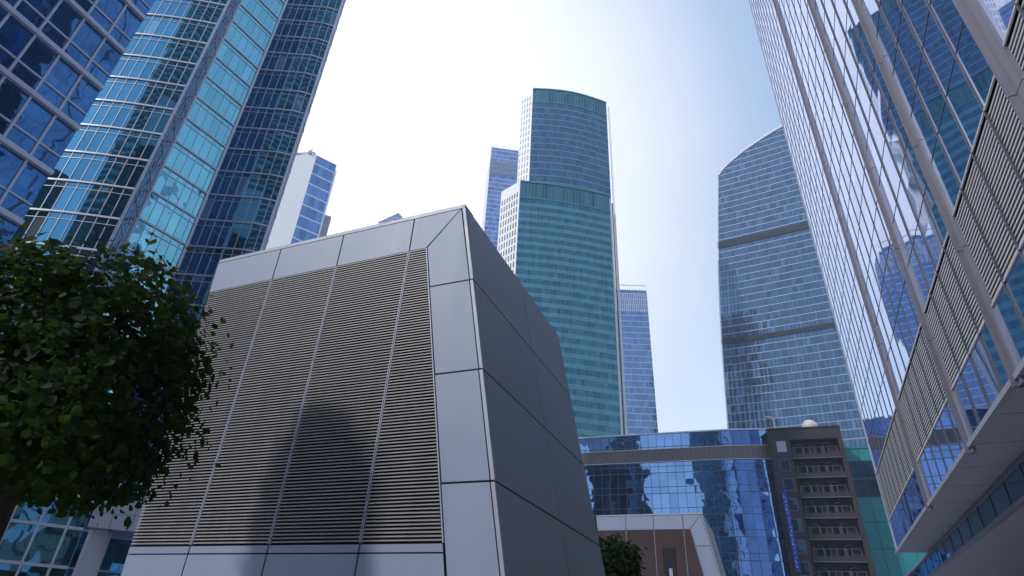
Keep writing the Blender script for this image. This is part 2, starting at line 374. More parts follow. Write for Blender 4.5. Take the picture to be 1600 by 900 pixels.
for i in range(nC):
    for j in range(2):
        s0, s1 = L*i/nC+.02, L*(i+1)/nC-.02; z0 = fz0+j*(fz1-fz0)/2+.02; z1 = z0+(fz1-fz0)/2-.04
        p, q = q2+fd*s0+fn*.01, q2+fd*s1+fn*.01
        pm.prism([(p.x, p.y, z0), (q.x, q.y, z0), (q.x, q.y, z1), (p.x, p.y, z1)], (fn.x*.05, fn.y*.05, 0))
pm.build('fascia_panels', M['stone'], t)
cpos = v2(-31.6, 46.0)
MB().tube([(cpos.x, cpos.y, 0), (cpos.x, cpos.y, 6.58)], 0.62, 28).build('column', M['stone'], t, True)
r0, r1 = v2(-32.8, 48.6), v2(-24, 48.0)
curtain(t, [r0, r1], 0, 6.5, G['bay'], 1.5, 2.2, 0.2, mull=(0.1, 0.1), slab=(0.1, 0.1), gname='recessed_glass')
wm = MB()
for k in range(8):
    p = q2+fd*(0.8+k*1.1)-fn*.4
    wm.tube([(p.x, p.y, fz1), (p.x, p.y, fz1+1.2)], 0.05, 6)
wm.build('roof_posts', M['white'], t)

# ================================================================== RIGHT SLAB TOWER
AZF = 25.2; DD = 6.0
fdv = Vector((math.sin(R(AZF)), math.cos(R(AZF)))); fnv = Vector((math.cos(R(AZF)), -math.sin(R(AZF))))   # along, away to the right
def rp(s, d, z): p = fdv*s*DD+fnv*(DD+d); return Vector((p.x, p.y, z))
OUT = (-fnv.x, -fnv.y, 0)
ZB, ZL0, ZL1, ZT = 8.3, 10.15, 13.25, 92
S0, S1 = -6.0, 8.03
t = thing('slab_tower', rp(4, 0, 0), 'sleek glass slab tower with deep grey fins and white louvre band, at right', 'office tower')
g = MB()
def rq(mb, sa, sb, za, zb, d=0.0):
    mb.face([rp(sb, d, za), rp(sa, d, za), rp(sa, d, zb), rp(sb, d, zb)], [(sb*DD, za), (sa*DD, za), (sa*DD, zb), (sb*DD, zb)])
rq(g, S0, S1, ZB, ZL0); rq(g, S0, S1, ZL1, ZT)
# far end wall
g.face([rp(S1, 24, ZB), rp(S1, 0, ZB), rp(S1, 0, ZT), rp(S1, 24, ZT)], [(0, ZB), (24, ZB), (24, ZT), (0, ZT)])
g.build('curtain_wall_glass', G['slab'], t)
MB().prism([rp(S0, .35, ZB+.02), rp(S1-.06, .35, ZB+.02), rp(S1-.06, 24, ZB+.02), rp(S0, 24, ZB+.02)], (0, 0, ZT-ZB-.1)).build('tower_core', M['dark_gap'], t)
bk = MB(); rq(bk, S0, S1, ZL0, ZL1, 0.05); bk.build('louver_backing', M['dark_gap'], t)
fins = [-4, -3, -2, -1, 0, 1.0, 1.98, 3.0, 4.02, 5.6]
ms = []
k = S0
while k < S1-.05:
    if min(abs(k-f) for f in fins) > 0.1: ms.append(k)
    k += 0.25
for s in ms: MB().bar(rp(s, 0, ZB), rp(s, 0, ZT), OUT, 0.05, 0.045 if s < 4.1 else 0.03).build('mullion', M['slab_mullion'], t)
z = ZL1
for zz in [ZB+.03, ZL0, ZL1]+[ZL1+2.1*i for i in range(1, 37)]:
    MB().bar(rp(S0, 0, zz), rp(S1, 0, zz), OUT, 0.03 if zz > ZL1 else 0.05, 0.012 if zz > ZL1 else 0.04).build('transom', M['mullion_dark'] if zz > ZL1 else M['slat_white'], t)
# louvre bays between the fins, one screen each
edges = [-3, -2, -1, 0, 1.0, 1.98, 3.0, 4.02, 5.6, S1]
for a, b in zip(edges, edges[1:]):
    lm = MB(); z = ZL0+.1
    while z < ZL1-.05:
        c0, c1 = rp(a+.02, 0.02, z), rp(b-.02 if b < S1 else b, 0.02, z)
        lm.prism([c0, c1, c1+Vector((-OUT[0]*.04, -OUT[1]*.04, .012)), c0+Vector((-OUT[0]*.04, -OUT[1]*.04, .012))], (0, 0, 0.052))
        z += 0.135
    lm.build('louver_screen', M['slat_white'], t)
for f in fins:
    fm = MB(); z = ZB-.35; rb = MB()
    while z < ZT:
        z1 = min(z+4.2, ZT)
        fm.bar(rp(f, 0, z+.012), rp(f, 0, z1-.012), OUT, 0.70 if f < 2.5 else (.45 if f < 3.5 else .28), 0.07, 0.05)
        rb.bar(rp(f+.02, 0, z+.012), rp(f+.02, 0, z1-.012), OUT, 0.11, 0.19, 0.05)
        z = z1
    fo = fm.build('fin', M['fin'], t); rb.build('fin_rib', M['fin_dark'], fo)
em = MB(); em.bar(rp(S0, 0, ZB-.09), rp(S1, 0, ZB-.09), OUT, 0.16, 0.12, 0.05)
em.bar(rp(S1, 0, ZB), rp(S1, 0, ZT), OUT, 0.10, 0.06)
em.build('edge_trim', M['trim'], t)
W2 = 0.29*DD
sf = MB(); s = S0
while s < S1-.01:
    s2 = min(s+.5, S1)
    sf.prism([rp(s+.004, 0.02, ZB-.05), rp(s2-.004, 0.02, ZB-.05), rp(s2-.004, W2, ZB-.05), rp(s+.004, W2, ZB-.05)], (0, 0, -.05))
    s = s2
sf.build('soffit_panels', M['soffit'], t)
ZS = 7.0
sg = MB(); rq(sg, S0, 12, ZS, ZB-.12, W2); sg.build('clerestory_glass', G['low'], t)
sb_ = MB(); sb_.bar(rp(S0, W2, ZS), rp(12, W2, ZS), OUT, 0.16, 0.14, .05); sb_.bar(rp(S0, W2, ZB-.20), rp(12, W2, ZB-.20), OUT, 0.12, 0.10, .05)
sb_.build('clerestory_frame', M['fin'], t)
sv = MB(); s = S0
while s < 12: sv.bar(rp(s, W2, ZS), rp(s, W2, ZB-.1), OUT, 0.03, 0.02); s += .4
sv.build('clerestory_joints', M['mullion_dark'], t)
MB().prism([rp(S0, W2+.03, ZS-.03), rp(12, W2+.03, ZS-.03), rp(12, 11, ZS-.03), rp(S0, 11, ZS-.03)], (0, 0, .2)).build('lower_soffit', M['soffit'], t)
MB().prism([rp(S0, 11, 0), rp(12, 11, 0), rp(12, 20, 0), rp(S0, 20, 0)], (0, 0, 7.1)).build('base_wall', M['brown_band'], t)
MB().prism([rp(S1, W2+.03, ZS+.2), rp(12, W2+.03, ZS+.2), rp(12, 20, ZS+.2), rp(S1, 20, ZS+.2)], (0, 0, 1.1)).build('podium_roof', M['soffit'], t)

# ================================================================== GREEN / BLUE STEPPED TOWER
t = thing('stepped_tower', pol(6, 200), 'tall stepped tower with white ribbed side, teal lower block and blue upper block', 'skyscraper')
def arc(a, b, bulge, n=10):
    d = b-a; nn = Vector((d.y, -d.x)).normalized()
    return [a+d*(k/n)+nn*(math.sin(math.pi*k/n)*bulge) for k in range(n+1)]
def block(par, fl, fr, sl, z1, front, crown, ch, bulge, depth=34, whitefin=1.5, rside=None):
    pts = arc(fl, fr, bulge)
    curtain(par, pts, 0, z1-ch, front, 1.5, 4, 0, bars=False, gname='front_glass')
    curtain(par, pts, z1-ch, z1, crown, 1.5, 4, 0, bars=False, gname='crown_screen')
    cp = MB(); cl = MB()
    for a, b in zip(pts, pts[1:]):
        dd = b-a; n = Vector((dd.y, -dd.x, 0))
        cp.bar((a.x, a.y, z1), (b.x, b.y, z1), n, 0.7, 0.4, 0.4)
        cl.bar((a.x, a.y, z1-ch), (b.x, b.y, z1-ch), n, 0.5, 0.25, 0.1)
    cp.build('coping', M['teal_panel'], par); cl.build('crown_ledge', M['teal_panel'], par)
    # white side with vertical window slots
    ws = MB(); ws.prism([(fl.x-.02, fl.y+.2, 0), (sl.x, sl.y, 0), (sl.x+12, sl.y+6, 0), (fl.x+6, fl.y+8, 0)], (0, 0, z1+.5)); ws.build('white_side_wall', M['white_clad'], par)
    sd = (sl-fl); L = sd.length; sd /= L; sn = Vector((-sd.y, sd.x, 0)) if False else Vector((sd.y, -sd.x, 0))
    if sn.dot(Vector((-fl.x, -fl.y, 0))) < 0: sn = -sn
    sm = MB(); k = whitefin
    while k < L-.5:
        p = fl+sd*k
        z = 3
        while z < z1-5:
            sm.bar((p.x, p.y, z), (p.x, p.y, z+2.6), sn, 0.55, 0.06, 0.3); z += 4
        k += whitefin
    sm.build('side_windows', M['rail'], par)
    backing(par, [fl+Vector((.4, 1)), fr+Vector((-.4, 1)), fr+Vector((0, depth)), fl+Vector((10, depth))], 0, z1-.6, M['white_clad'])
gfl, gfr, gsl = v2(.30, 195), v2(11.35, 205), v2(-2.0, 203.5)
ufl, ufr, usl = v2(1.41, 201), v2(11.62, 212), v2(-.12, 205.5)
block(t, gfl, gfr, gsl, 175, G['green'], G['greentop'], 9, 1.2)
block(t, ufl+Vector((0, 0.5)), ufr, usl, 242, G['blue'], G['greentop'], 9.5, 2.4, rside=1)
m = MB()
for az, d, wd, z1 in ((11.52, 207, .8, 174), (11.95, 214, .9, 240)):
    p = v2(az, d); m.bar((p.x, p.y, 0), (p.x, p.y, z1), (-p.x, -p.y, 0), wd, 1.0)
m.build('corner_rib', M['white_clad'], t)
p = v2(11.74, 210); MB().bar((p.x, p.y, 0), (p.x, p.y, 174), (-p.x, -p.y, 0), .5, .6).build('shadow_gap_panel', M['mullion_dark'], t)
p = v2(2.6, 206); MB().tube([(p.x, p.y, 242), (p.x, p.y, 247)], .28, 6).build('antenna', M['crane'], t)

# ================================================================== FAR TOWERS
def simple_tower(name, label, fl, fr, z1, glass, depth, extra=None, cat='skyscraper', left=None, leftmat=None):
    c = (fl+fr)/2
    t = thing(name, (c.x, c.y, 0), label, cat)
    curtain(t, [fl, fr], 0, z1, glass, 2, 4, 0, bars=False, gname='front_glass')
    d = (fr-fl).normalized(); n = Vector((-d.y, d.x))
    if n.dot(fl) < 0: n = -n
    br, bl = fr+n*depth, (left or fl+n*depth)
    curtain(t, [fr, br], 0, z1, glass, 2, 4, 0, bars=False, gname='side_glass')
    if leftmat: curtain(t, [bl, fl], 0, z1, leftmat, 2, 4, 0, bars=False, gname='left_side_wall')
    else: curtain(t, [bl, fl], 0, z1, glass, 2, 4, 0, bars=False, gname='side_glass')
    b = MB(); b.face([(p.x, p.y, z1-.3) for p in (fl, fr, br, bl)]); b.build('roof', M['soffit'], t)
    return t
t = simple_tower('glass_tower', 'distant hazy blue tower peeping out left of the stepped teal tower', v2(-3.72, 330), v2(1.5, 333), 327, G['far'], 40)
m = MB(); a, b = v2(-3.72, 329.5), v2(1.5, 332.5)
for k in range(26):
    p = a.lerp(b, k/25); m.bar((p.x, p.y, 300), (p.x, p.y, 314), (-p.x, -p.y, 0), .4, .5)
for k in range(8):
    p = a.lerp(b, k/7); m.bar((p.x, p.y, 327), (p.x, p.y, 329.2), (-p.x, -p.y, 0), .35, .3)
m.build('plant_louvers', M['crane'], t)
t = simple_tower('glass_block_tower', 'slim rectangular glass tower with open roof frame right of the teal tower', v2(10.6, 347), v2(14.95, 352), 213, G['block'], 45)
m = MB(); a, b = v2(10.6, 347), v2(14.95, 352)
m.bar((a.x, a.y, 216.8), (b.x, b.y, 216.8), (-a.x, -a.y, 0), .7, .5)
m.bar((a.x, a.y, 213), (b.x, b.y, 213), (-a.x, -a.y, 0), .6, .4)
for k in range(13):
    p = a.lerp(b, k/12); m.bar((p.x, p.y, 213), (p.x, p.y, 216.8), (-p.x, -p.y, 0), .3, .3)
m.build('roof_frame', M['white_clad'], t)
m = MB()
for k in range(22):
    p = a.lerp(b, k/21); m.bar((p.x, p.y, 196), (p.x, p.y, 210), (-p.x, -p.y, 0), .35, .5)
m.build('crown_fins', M['mullion'], t)
# small tower at left with pale side wall
fl, fr = v2(-24.56, 300), v2(-22.15, 303)
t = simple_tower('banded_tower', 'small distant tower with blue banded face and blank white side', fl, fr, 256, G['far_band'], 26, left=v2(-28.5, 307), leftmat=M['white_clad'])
m = MB(); a = v2(-22.05, 304); m.bar((a.x, a.y, 60), (a.x, a.y, 252), (-a.x, -a.y, 0), 1.0, .6); m.build('white_corner_strip', M['white_clad'], t)
m = MB(); a = v2(-21.75, 312); m.box((a.x, a.y, 0), 5.5, 6, 221, -22); m.build('rear_stair_shaft', M['crane'], t)
# roof crane of that tower
ca = pol(-24.7, 301, 256)
t = thing('roof_crane', ca, 'small lattice maintenance crane reaching left from the banded tower roof', 'crane')
m = MB(); tip = pol(-27.0, 304, 254.5); base = pol(-24.9, 301, 258)
m.tube([ca, base], .5, 6).build('crane_mast', M['crane'], t)
m = MB(); m.tube([base+Vector((0, 0, .5)), tip], .30, 5); m.tube([base+Vector((0, 0, -1.1)), tip+Vector((0, 0, -1.0))], .25, 5)
for k in range(12):
    a_ = base.lerp(tip, k/12)+Vector((0, 0, .5 if k % 2 else -1.1)); b_ = base.lerp(tip, (k+1)/12)+Vector((0, 0, -1.1 if k % 2 else .5)); m.tube([a_, b_], .14, 4)
m.build('crane_jib', M['crane'], t)
m = MB(); c = pol(-25.35, 301, 256.2); m.box(c, 2.2, 1.6, 2.2); m.tube([c+Vector((0, 0, 2)), c+Vector((.8, 0, 4.2))], .25, 5); m.build('crane_cab', M['crane'], t)
# pyramid-topped tower
c = v2(-13.99, 310)
t = thing('pyramid_tower', (c.x, c.y, 0), 'glass pyramid tip of a far tower just above the grey vent block', 'skyscraper')
zt = 1.6+.757*310
m = MB(); base = [Vector((c.x+dx*9, c.y+dy*9, zt-15)) for dx, dy in ((-1, -1), (1, -1), (1, 1), (-1, 1))]; top = Vector((c.x, c.y, zt))
for i in range(4): m.face([base[i], base[(i+1) % 4], top], [(0, 0), (18, 0), (9, 15)])
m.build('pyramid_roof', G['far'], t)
m = MB()
for i in range(4):
    m.tube([base[i], top], .35, 5)
    for k in range(1, 5):
        a_ = base[i].lerp(top, k/5); b_ = base[(i+1) % 4].lerp(top, k/5); m.tube([a_, b_], .18, 4)
        m.tube([base[i].lerp(base[(i+1) % 4], k/5), a_], .15, 4); m.tube([base[i].lerp(base[(i+1) % 4], k/5), b_], .15, 4)
m.build('roof_lattice', M['crane'], t)
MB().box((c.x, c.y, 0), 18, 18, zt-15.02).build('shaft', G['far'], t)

# ================================================================== SAIL TOWER
t = thing('sail_tower', pol(29, 280), 'tall curved blue glass tower with arched sloping roofline and two dark belts', 'skyscraper')
def sail_pt(u, z, off=0.0):
    """u 0..1 across the front, z height"""
    tz = (z-1.6)/277.0
    azl = 21.35+(tz-.324)*(24.24-21.29)/(.855-.324)*1.0 - 0.35*math.sin(math.pi*max(0, min(1, (tz-.32)/.53)))
    azr = 38.0
    az = azl+(azr-azl)*u
    d = 277-off-1.5*math.sin(math.pi*min(1, max(0, u)))
    return pol(az, d, z)
def ztop(az):
    # roofline measured by azimuth
    ks = [(24.24, .855), (25.0, .872), (26.0, .886), (27.43, .902), (29.0, .915), (31.0, .929), (32.74, .937), (38, .945)]
    for (a, ta), (b, tb) in zip(ks, ks[1:]):
        if az <= b:
            f = max(0, (az-a)/(b-a)); return 1.6+277*(ta+(tb-ta)*f)
    return 1.6+277*.945
NU, NV = 40, 48
def sail_grid(z0f, z1f, off, mat, name, nv):
    g = MB(); rows = []
    for j in range(nv+1):
        row = []
        for i in range(NU+1):
            u = i/NU
            az_guess = 24.24+(38-24.24)*u; zt_ = ztop(az_guess)
            z0 = z0f if z0f is not None else 0; z1 = z1f if z1f is not None else zt_
            z = z0+(z1-z0)*j/nv
            row.append((sail_pt(u, z, off), (u*76, z)))
        rows.append(row)
    for j in range(nv):
        for i in range(NU):
            q = [rows[j][i], rows[j][i+1], rows[j+1][i+1], rows[j+1][i]]
            g.face([p for p, _ in q], [x for _, x in q])
    return g.build(name, mat, t)
sail_grid(None, None, 0, G['sail'], 'curved_front_glass', NV)
for z0, z1 in ((188.8, 193.0), (133.0, 135.3)):
    sail_grid(z0, z1, .35, M['dark_gap'], 'mechanical_belt', 1)
m = MB()
for z0, z1 in ((188.8, 193.0), (133.0, 135.3)):
    for i in range(NU*2+1):
        a = sail_pt(i/(NU*2), z0, .4); b = sail_pt(i/(NU*2), z1, .4); m.bar(a, b, (-a.x, -a.y, 0), .25, .2)
m.build('belt_fins', M['mullion_dark'], t)
# roof rim and left edge rib
m = MB(); prev = None; prevt = None
for i in range(NU+1):
    u = i/NU; p = sail_pt(u, ztop(24.24+(38-24.24)*u), 0)
    if prev is not None: m.bar(prev, p, (-p.x, -p.y, 0), .9, .5, .5)
    prev = p
m.build('roof_rim', M['mullion'], t)
m = MB(); 
for j in range(30):
    a = sail_pt(0, 238*j/30); b = sail_pt(0, 238*(j+1)/30); m.bar(a, b, (-a.x, -a.y, 0), .6, .5, .3)
m.build('edge_rib', M['mullion'], t)
m = MB()
for i in range(60):
    u = i/60*.75; p = sail_pt(u, ztop(24.24+(38-24.24)*u), 0); m.bar(p+Vector((0, 0, .2)), p+Vector((0, 0, 1.8)), (-p.x, -p.y, 0), .22, .2)
m.build('roof_railing', M['mullion'], t)
# solid behind
g = MB(); n = 24
fr_ = [sail_pt(i/n, 1, -1.0) for i in range(n+1)]
bk_ = [sail_pt(1-i/n, 1, -8-26*math.sin(math.pi*i/n)) for i in range(1, n)]
lev = [0, 90, 180, 238]
poly = []
for z in lev:
    poly.append([sail_pt(.02+.96*i/n, z, -1.0) for i in range(n+1)]+[sail_pt(.02+.96*(1-i/n), z, -2-30*math.sin(math.pi*i/n)) for i in range(1, n)])
for a, b in zip(poly, poly[1:]):
    for i in range(len(a)): j = (i+1) % len(a); g.face([a[i], a[j], b[j], b[i]], [(i*3, a[i].z), (i*3+3, a[i].z), (i*3+3, b[i].z), (i*3, b[i].z)])
g.build('rear_shell', G['sail'], t)

# ================================================================== CURVED LOW GLASS BLOCK
t = thing('curved_block', pol(16, 125), 'long low curved mirror glass building with bronze band near its roofline', 'building')
def cd(az):
    ks = [(-8, 140), (2, 131.5), (7.69, 128.6), (14.4, 125), (19.45, 123.4), (24.9, 124.9)]
    for (a, x), (b, y) in zip(ks, ks[1:]):
        if az <= b: f = (az-a)/(b-a); return x+(y-x)*f
    return 125
pts = [v2(-8+32.9*k/40, 0.01) for k in range(41)]
pts = []
for k in range(41):
    az = -8+32.75*k/40
    # quadratic through the measured distances
    d = 123.2+0.0215*(az-20.2)**2 if az < 20.2 else 123.2+0.07*(az-20.2)**2
    pts.append(v2(az, d))
HC = 41.3
curtain(t, pts, 0, HC, G['curved'], 1.65, 4.0, 1.3, mull=(0.07, 0.09), slab=(0.10, 0.09), tran=(1.25, 0.08, 0.08), gname='curved_glass', mmat=M['rail'])
bd = MB(); bl = MB(); cp = MB(); ct = MB(); cu = MB(); acc = 0
for a, b in zip(pts, pts[1:]):
    d = b-a; n = Vector((d.y, -d.x, 0)).normalized()
    bd.bar((a.x, a.y, 36.75), (b.x, b.y, 36.75), n, 2.5, .22)
    cp.bar((a.x, a.y, HC), (b.x, b.y, HC), n, .25, .25, .3)
    ct.bar((a.x, a.y, 38.05), (b.x, b.y, 38.05), n, .12, .3); cu.bar((a.x, a.y, 35.45), (b.x, b.y, 35.45), n, .10, .3)
    for f in (0.0, .5):
        p = a.lerp(b, f); bl.bar((p.x, p.y, 35.5), (p.x, p.y, 38.0), n, .06, .25)
bd.build('bronze_band', M['brown_band'], t); ct.build('band_trim', M['mullion'], t); cu.build('band_trim', M['mullion'], t); cp.build('coping', M['mullion'], t); bl.build('band_joints', M['mullion_dark'], t)
g = MB(); inner = [p+p.normalized()*.5 for p in pts]; outer = [p+p.normalized()*14 for p in pts]
g.prism([(p.x, p.y, 0) for p in inner+outer[::-1]], (0, 0, HC-.3)); g.build('building_core', M['dark_gap'], t)

# ================================================================== BROWN APARTMENT BLOCK
bA = v2(24.62, 122.0); bdv = Vector((math.sin(R(109.6)), math.cos(R(109.6)))); bn = Vector((bdv.y, -bdv.x))
BL = 12.7; BH = 40.3
def bp(s, z, o=0.0): p = bA+bdv*s+bn*o; return Vector((p.x, p.y, z))
t = thing('apartment_block', bp(0, 0), 'dark brown apartment block with stacked recessed balconies', 'building')
FL = 3.52; zf0 = 1.6+.284*124-3.2+2.0     # top balcony floor
bs0, bs1 = 3.6, 11.9
# wall is built of pieces round the balcony recesses
wl = MB()
def wbox(s0, s1, z0, z1, o0=-6.0, o1=0.0): wl.prism([bp(s0, z0, o1), bp(s1, z0, o1), bp(s1, z0, o0), bp(s0, z0, o0)], (0, 0, z1-z0))
wbox(0, bs0, 0, BH); wbox(bs1, BL, 0, BH); wbox(bs0, bs1, BH-2.1, BH)
wbox(bs0, bs1, 0, 4, -6, 0)
wl.build('brown_walls', M['brown'], t)
MB().prism([bp(bs0, 3.9, -1.6), bp(bs1, 3.9, -1.6), bp(bs1, 3.9, -6), bp(bs0, 3.9, -6)], (0, 0, BH-6)).build('recess_back_wall', M['brown'], t)
zt_ = BH-2.1
for k in range(9):
    zf = zt_-FL*(k+1)
    s = MB(); s.prism([bp(bs0+.01, zf, .25), bp(bs1-.01, zf, .25), bp(bs1-.01, zf, -1.58), bp(bs0+.01, zf, -1.58)], (0, 0, .8)); bal = s.build('balcony', M['brown'], t)
    e = MB(); e.prism([bp(bs0+.01, zf-.14, .30), bp(bs1-.01, zf-.14, .30), bp(bs1-.01, zf-.14, .1), bp(bs0+.01, zf-.14, .1)], (0, 0, .14)); e.build('balcony_edge', M['rail'], bal)
    rl = MB(); zr = zf+.8
    rl.tube([bp(bs0+.4, zr+1.15, .1), bp(bs1-.5, zr+1.15, .1)], .05, 5)
    for q in (.4, 2.0, 2.15, 3.1, 4.0, 5.2, 5.4, 5.6, 6.3, 7.75): rl.tube([bp(bs0+q, zr, .1), bp(bs0+q, zr+1.15, .1)], .045, 5)
    rl.tube([bp(bs0+2.0, zr+1.15, .1), bp(bs0+2.0, zr+1.5, .1), bp(bs0+1.2, zr+1.75, .1)], .04, 5)
    rl.tube([bp(bs0+5.4, zr+1.15, .1), bp(bs0+5.4, zr+1.6, .1), bp(bs0+6.4, zr+1.8, .1)], .04, 5)
    rl.build('balcony_railing', M['rail'], bal)
    for q in (1.2, 4.6):
        dm = MB(); dm.prism([bp(bs0+q, zr, -1.57), bp(bs0+q+2, zr, -1.57), bp(bs0+q+2, zr+2.1, -1.57), bp(bs0+q, zr+2.1, -1.57)], (bn.x*.05, bn.y*.05, 0))
        dm.build('balcony_door', G['door'], bal)
for k in range(9):
    z0 = BH-4.4-k*FL
    if z0 < 1: break
    f = MB(); f.prism([bp(1.15, z0, .003), bp(2.95, z0, .003), bp(2.95, z0+2.2, .003), bp(1.15, z0+2.2, .003)], (bn.x*.05, bn.y*.05, 0)); fo = f.build('window', M['rail'], t)
    p = MB(); p.face([bp(1.27, z0+.12, .06), bp(2.83, z0+.12, .06), bp(2.83, z0+2.08, .06), bp(1.27, z0+2.08, .06)], [(k*5, 0), (k*5+1.6, 0), (k*5+1.6, 2), (k*5, 2)])
    p.build('pane', G['win'] if k else M['soffit'], fo)
MB().prism([bp(-.1, BH, .15), bp(BL+.1, BH, .15), bp(BL+.1, BH, -6.1), bp(-.1, BH, -6.1)], (0, 0, .25)).build('parapet', M['brown'], t)
# rooftop dome, lamp
c = bp(7.9, BH+.25, -1.5)
t = thing('roof_dome', c, 'cream satellite dome standing on the brown block roof', 'antenna dome')
m = MB(); ring = []
for j in range(9):
    ph = math.pi/2*j/8; ring.append([c+Vector((1.45*math.cos(ph)*math.cos(a), 1.45*math.cos(ph)*math.sin(a), .35+1.45*math.sin(ph))) for a in [k*2*math.pi/20 for k in range(20)]])
for a, b in zip(ring, ring[1:]):
    for k in range(20): m.face([a[k], a[(k+1) % 20], b[(k+1) % 20], b[k]])
m.build('dome_shell', M['dish'], t, True)
m = MB(); m.tube([c, c+Vector((0, 0, .36))], 1.40, 20); m.build('dome_base', M['dish'], t)
c = bp(1.6, BH+.25, -.5)
t = thing('roof_lamp', c, 'slim lamp post with bent arm on the left corner of brown roof', 'lamp')
MB().tube([c, c+Vector((0, 0, 2.0)), c+Vector((-.25, 0, 2.35))], .09, 6).build('lamp_pole', M['lamp'], t)
MB().box(c+Vector((-.85, 0, 2.3)), 1.3, .4, .18, 0).build('lamp_head', M['lamp'], t)
# vertical blue sign
sA = bp(.15, 15, .6)
t = thing('vertical_sign', sA, 'tall narrow blue sign with white lettering on the brown block corner', 'sign')
zs0, zs1 = 1.6+.112*122, 1.6+.222*122
so = bn*1.2
MB().prism([bp(1.05, zs0, .02), bp(1.30, zs0, .02), bp(1.30, zs0, 1.0), bp(1.05, zs0, 1.0)], (0, 0, zs1-zs0)).build('sign_board', M['sign_blue'], t)
MB().prism([bp(.55, zs0, .5), bp(1.25, zs0, .5), bp(1.25, zs0, .62), bp(.55, zs0, .62)], (0, 0, zs1-zs0)).build('sign_face', M['sign_blue'], t)
m = MB(); random.seed(3); z = zs1-1.2
while z > zs0+.6:
    k = random.choice('abc')
    if k == 'a': m.prism([bp(.75, z, .625), bp(1.05, z, .625), bp(1.05, z+.12, .625), bp(.75, z+.12, .625)], (bn.x*.03, bn.y*.03, 0)); m.prism([bp(.75, z, .625), bp(.85, z, .625), bp(.85, z+.5, .625), bp(.75, z+.5, .625)], (bn.x*.04, bn.y*.04, 0))
    elif k == 'b': m.prism([bp(.8, z, .625), bp(.9, z, .625), bp(1.08, z+.5, .625), bp(.98, z+.5, .625)], (bn.x*.03, bn.y*.03, 0))
    else: m.prism([bp(.75, z, .625), bp(1.08, z, .625), bp(1.08, z+.45, .625), bp(.98, z+.45, .625), bp(.98, z+.1, .625), bp(.75, z+.1, .625)], (bn.x*.03, bn.y*.03, 0))
    z -= .72
m.build('sign_lettering', M['white'], t)

# ================================================================== TEAL BUILDING
tA = v2(30.2, 131); tB = v2(36.0, 134)
t = thing('teal_building', (tA.x, tA.y, 0), 'teal glass-panelled building wedged between the brown block and right tower', 'building')
td = (tB-tA).normalized(); tn = Vector((td.y, -td.x)); TH = 1.6+.279*131
def tp(s, z, o=0.0): p = tA+td*s+tn*o; return Vector((p.x, p.y, z))
TL = (tB-tA).length
MB().prism([tp(0, 0), tp(TL, 0), tp(TL, 0, -12), tp(0, 0, -12)], (0, 0, TH)).build('teal_wall', M['teal_panel'], t)
for k in range(5):
    s0 = .35+k*2.5
    for j, zz in enumerate((TH-5.6, TH-9.0)):
        w_ = MB(); w_.prism([tp(s0, zz, .003), tp(s0+2.35, zz, .003), tp(s0+2.35, zz+3.1, .003), tp(s0, zz+3.1, .003)], (tn.x*.05, tn.y*.05, 0)); w_.build('window', G['win'], t)
m = MB()
for k in range(5):
    s0 = .28+k*2.5; m.bar(tp(s0, 0, 0), tp(s0, TH, 0), (tn.x, tn.y, 0), .07, .04)
for zz in (TH-2.4, TH-5.75, TH-9.1, TH-13.5, TH-18, TH-22.5, TH-27): m.bar(tp(0, zz), tp(TL, zz), (tn.x, tn.y, 0), .07, .045)
m.build('panel_joints', M['mullion_dark'], t)
m = MB(); m.bar(tp(0, TH+.1), tp(TL, TH+.1), (tn.x, tn.y, 0), .3, .2, .2); m.build('coping', M['teal_panel'], t)

# ================================================================== VENT BLOCKS (two alike)
FA = R(-66.443); U_ = Vector((math.sin(FA), math.cos(FA), 0)); FN = Vector((-U_.y, U_.x, 0))   # along the face to the left, into the block
if FN.dot(Vector((0, 1, 0))) < 0: FN = -FN
PB = Vector((0.1178, 7.9991, 0)); ORG = PB.copy()
def fp(s, z, o=0.0): return PB+U_*s+FN*(-o)+Vector((0, 0, z))      # o = proud of the face, towards the viewer
LEAN = 1.14/(8.48-2.38)
def sr(z): return (z-2.38)*LEAN           # right edge
def sl_(z): return 6.65+(z-2.74)*0.065    # left edge
def sin_(z): return 0.88+(z-2.74)*(1.82-.88)/(7.67-2.74)   # inner edge of right column
root = thing('vent_block', PB, 'big grey metal-clad vent block with fine louvres, right in front', 'ventilation block', 'ventilation blocks on the square')
ZTOP = 8.48; g_ = 0.014
# dark body
body = MB()
back_s = 5.4
def body_ring(z): return [fp(sr(z)+.03, z, -.03), fp(sl_(z), z, -.03), fp(sl_(z), z, -back_s), fp(sr(z)+.03, z, -back_s)]
r_a, r_b = body_ring(0), body_ring(ZTOP-.04)
for i in range(4): j = (i+1) % 4; body.face([r_a[j], r_a[i], r_b[i], r_b[j]])
body.face(r_b); body.build('dark_body', M['dark_gap'], root)
def plate(poly, o0=0.0, th=.028, mat='panel', name='cladding_panel', label=None):
    m = MB(); m.prism([fp(s, z, o0) for s, z in poly], -FN*th); o = m.build(name, M[mat], root)
    bv = o.modifiers.new('bevel', 'BEVEL'); bv.width = .006; bv.segments = 2; bv.limit_method = 'ANGLE'
    return o
seams = [2.18, 3.77, 5.32]
zl = 7.66
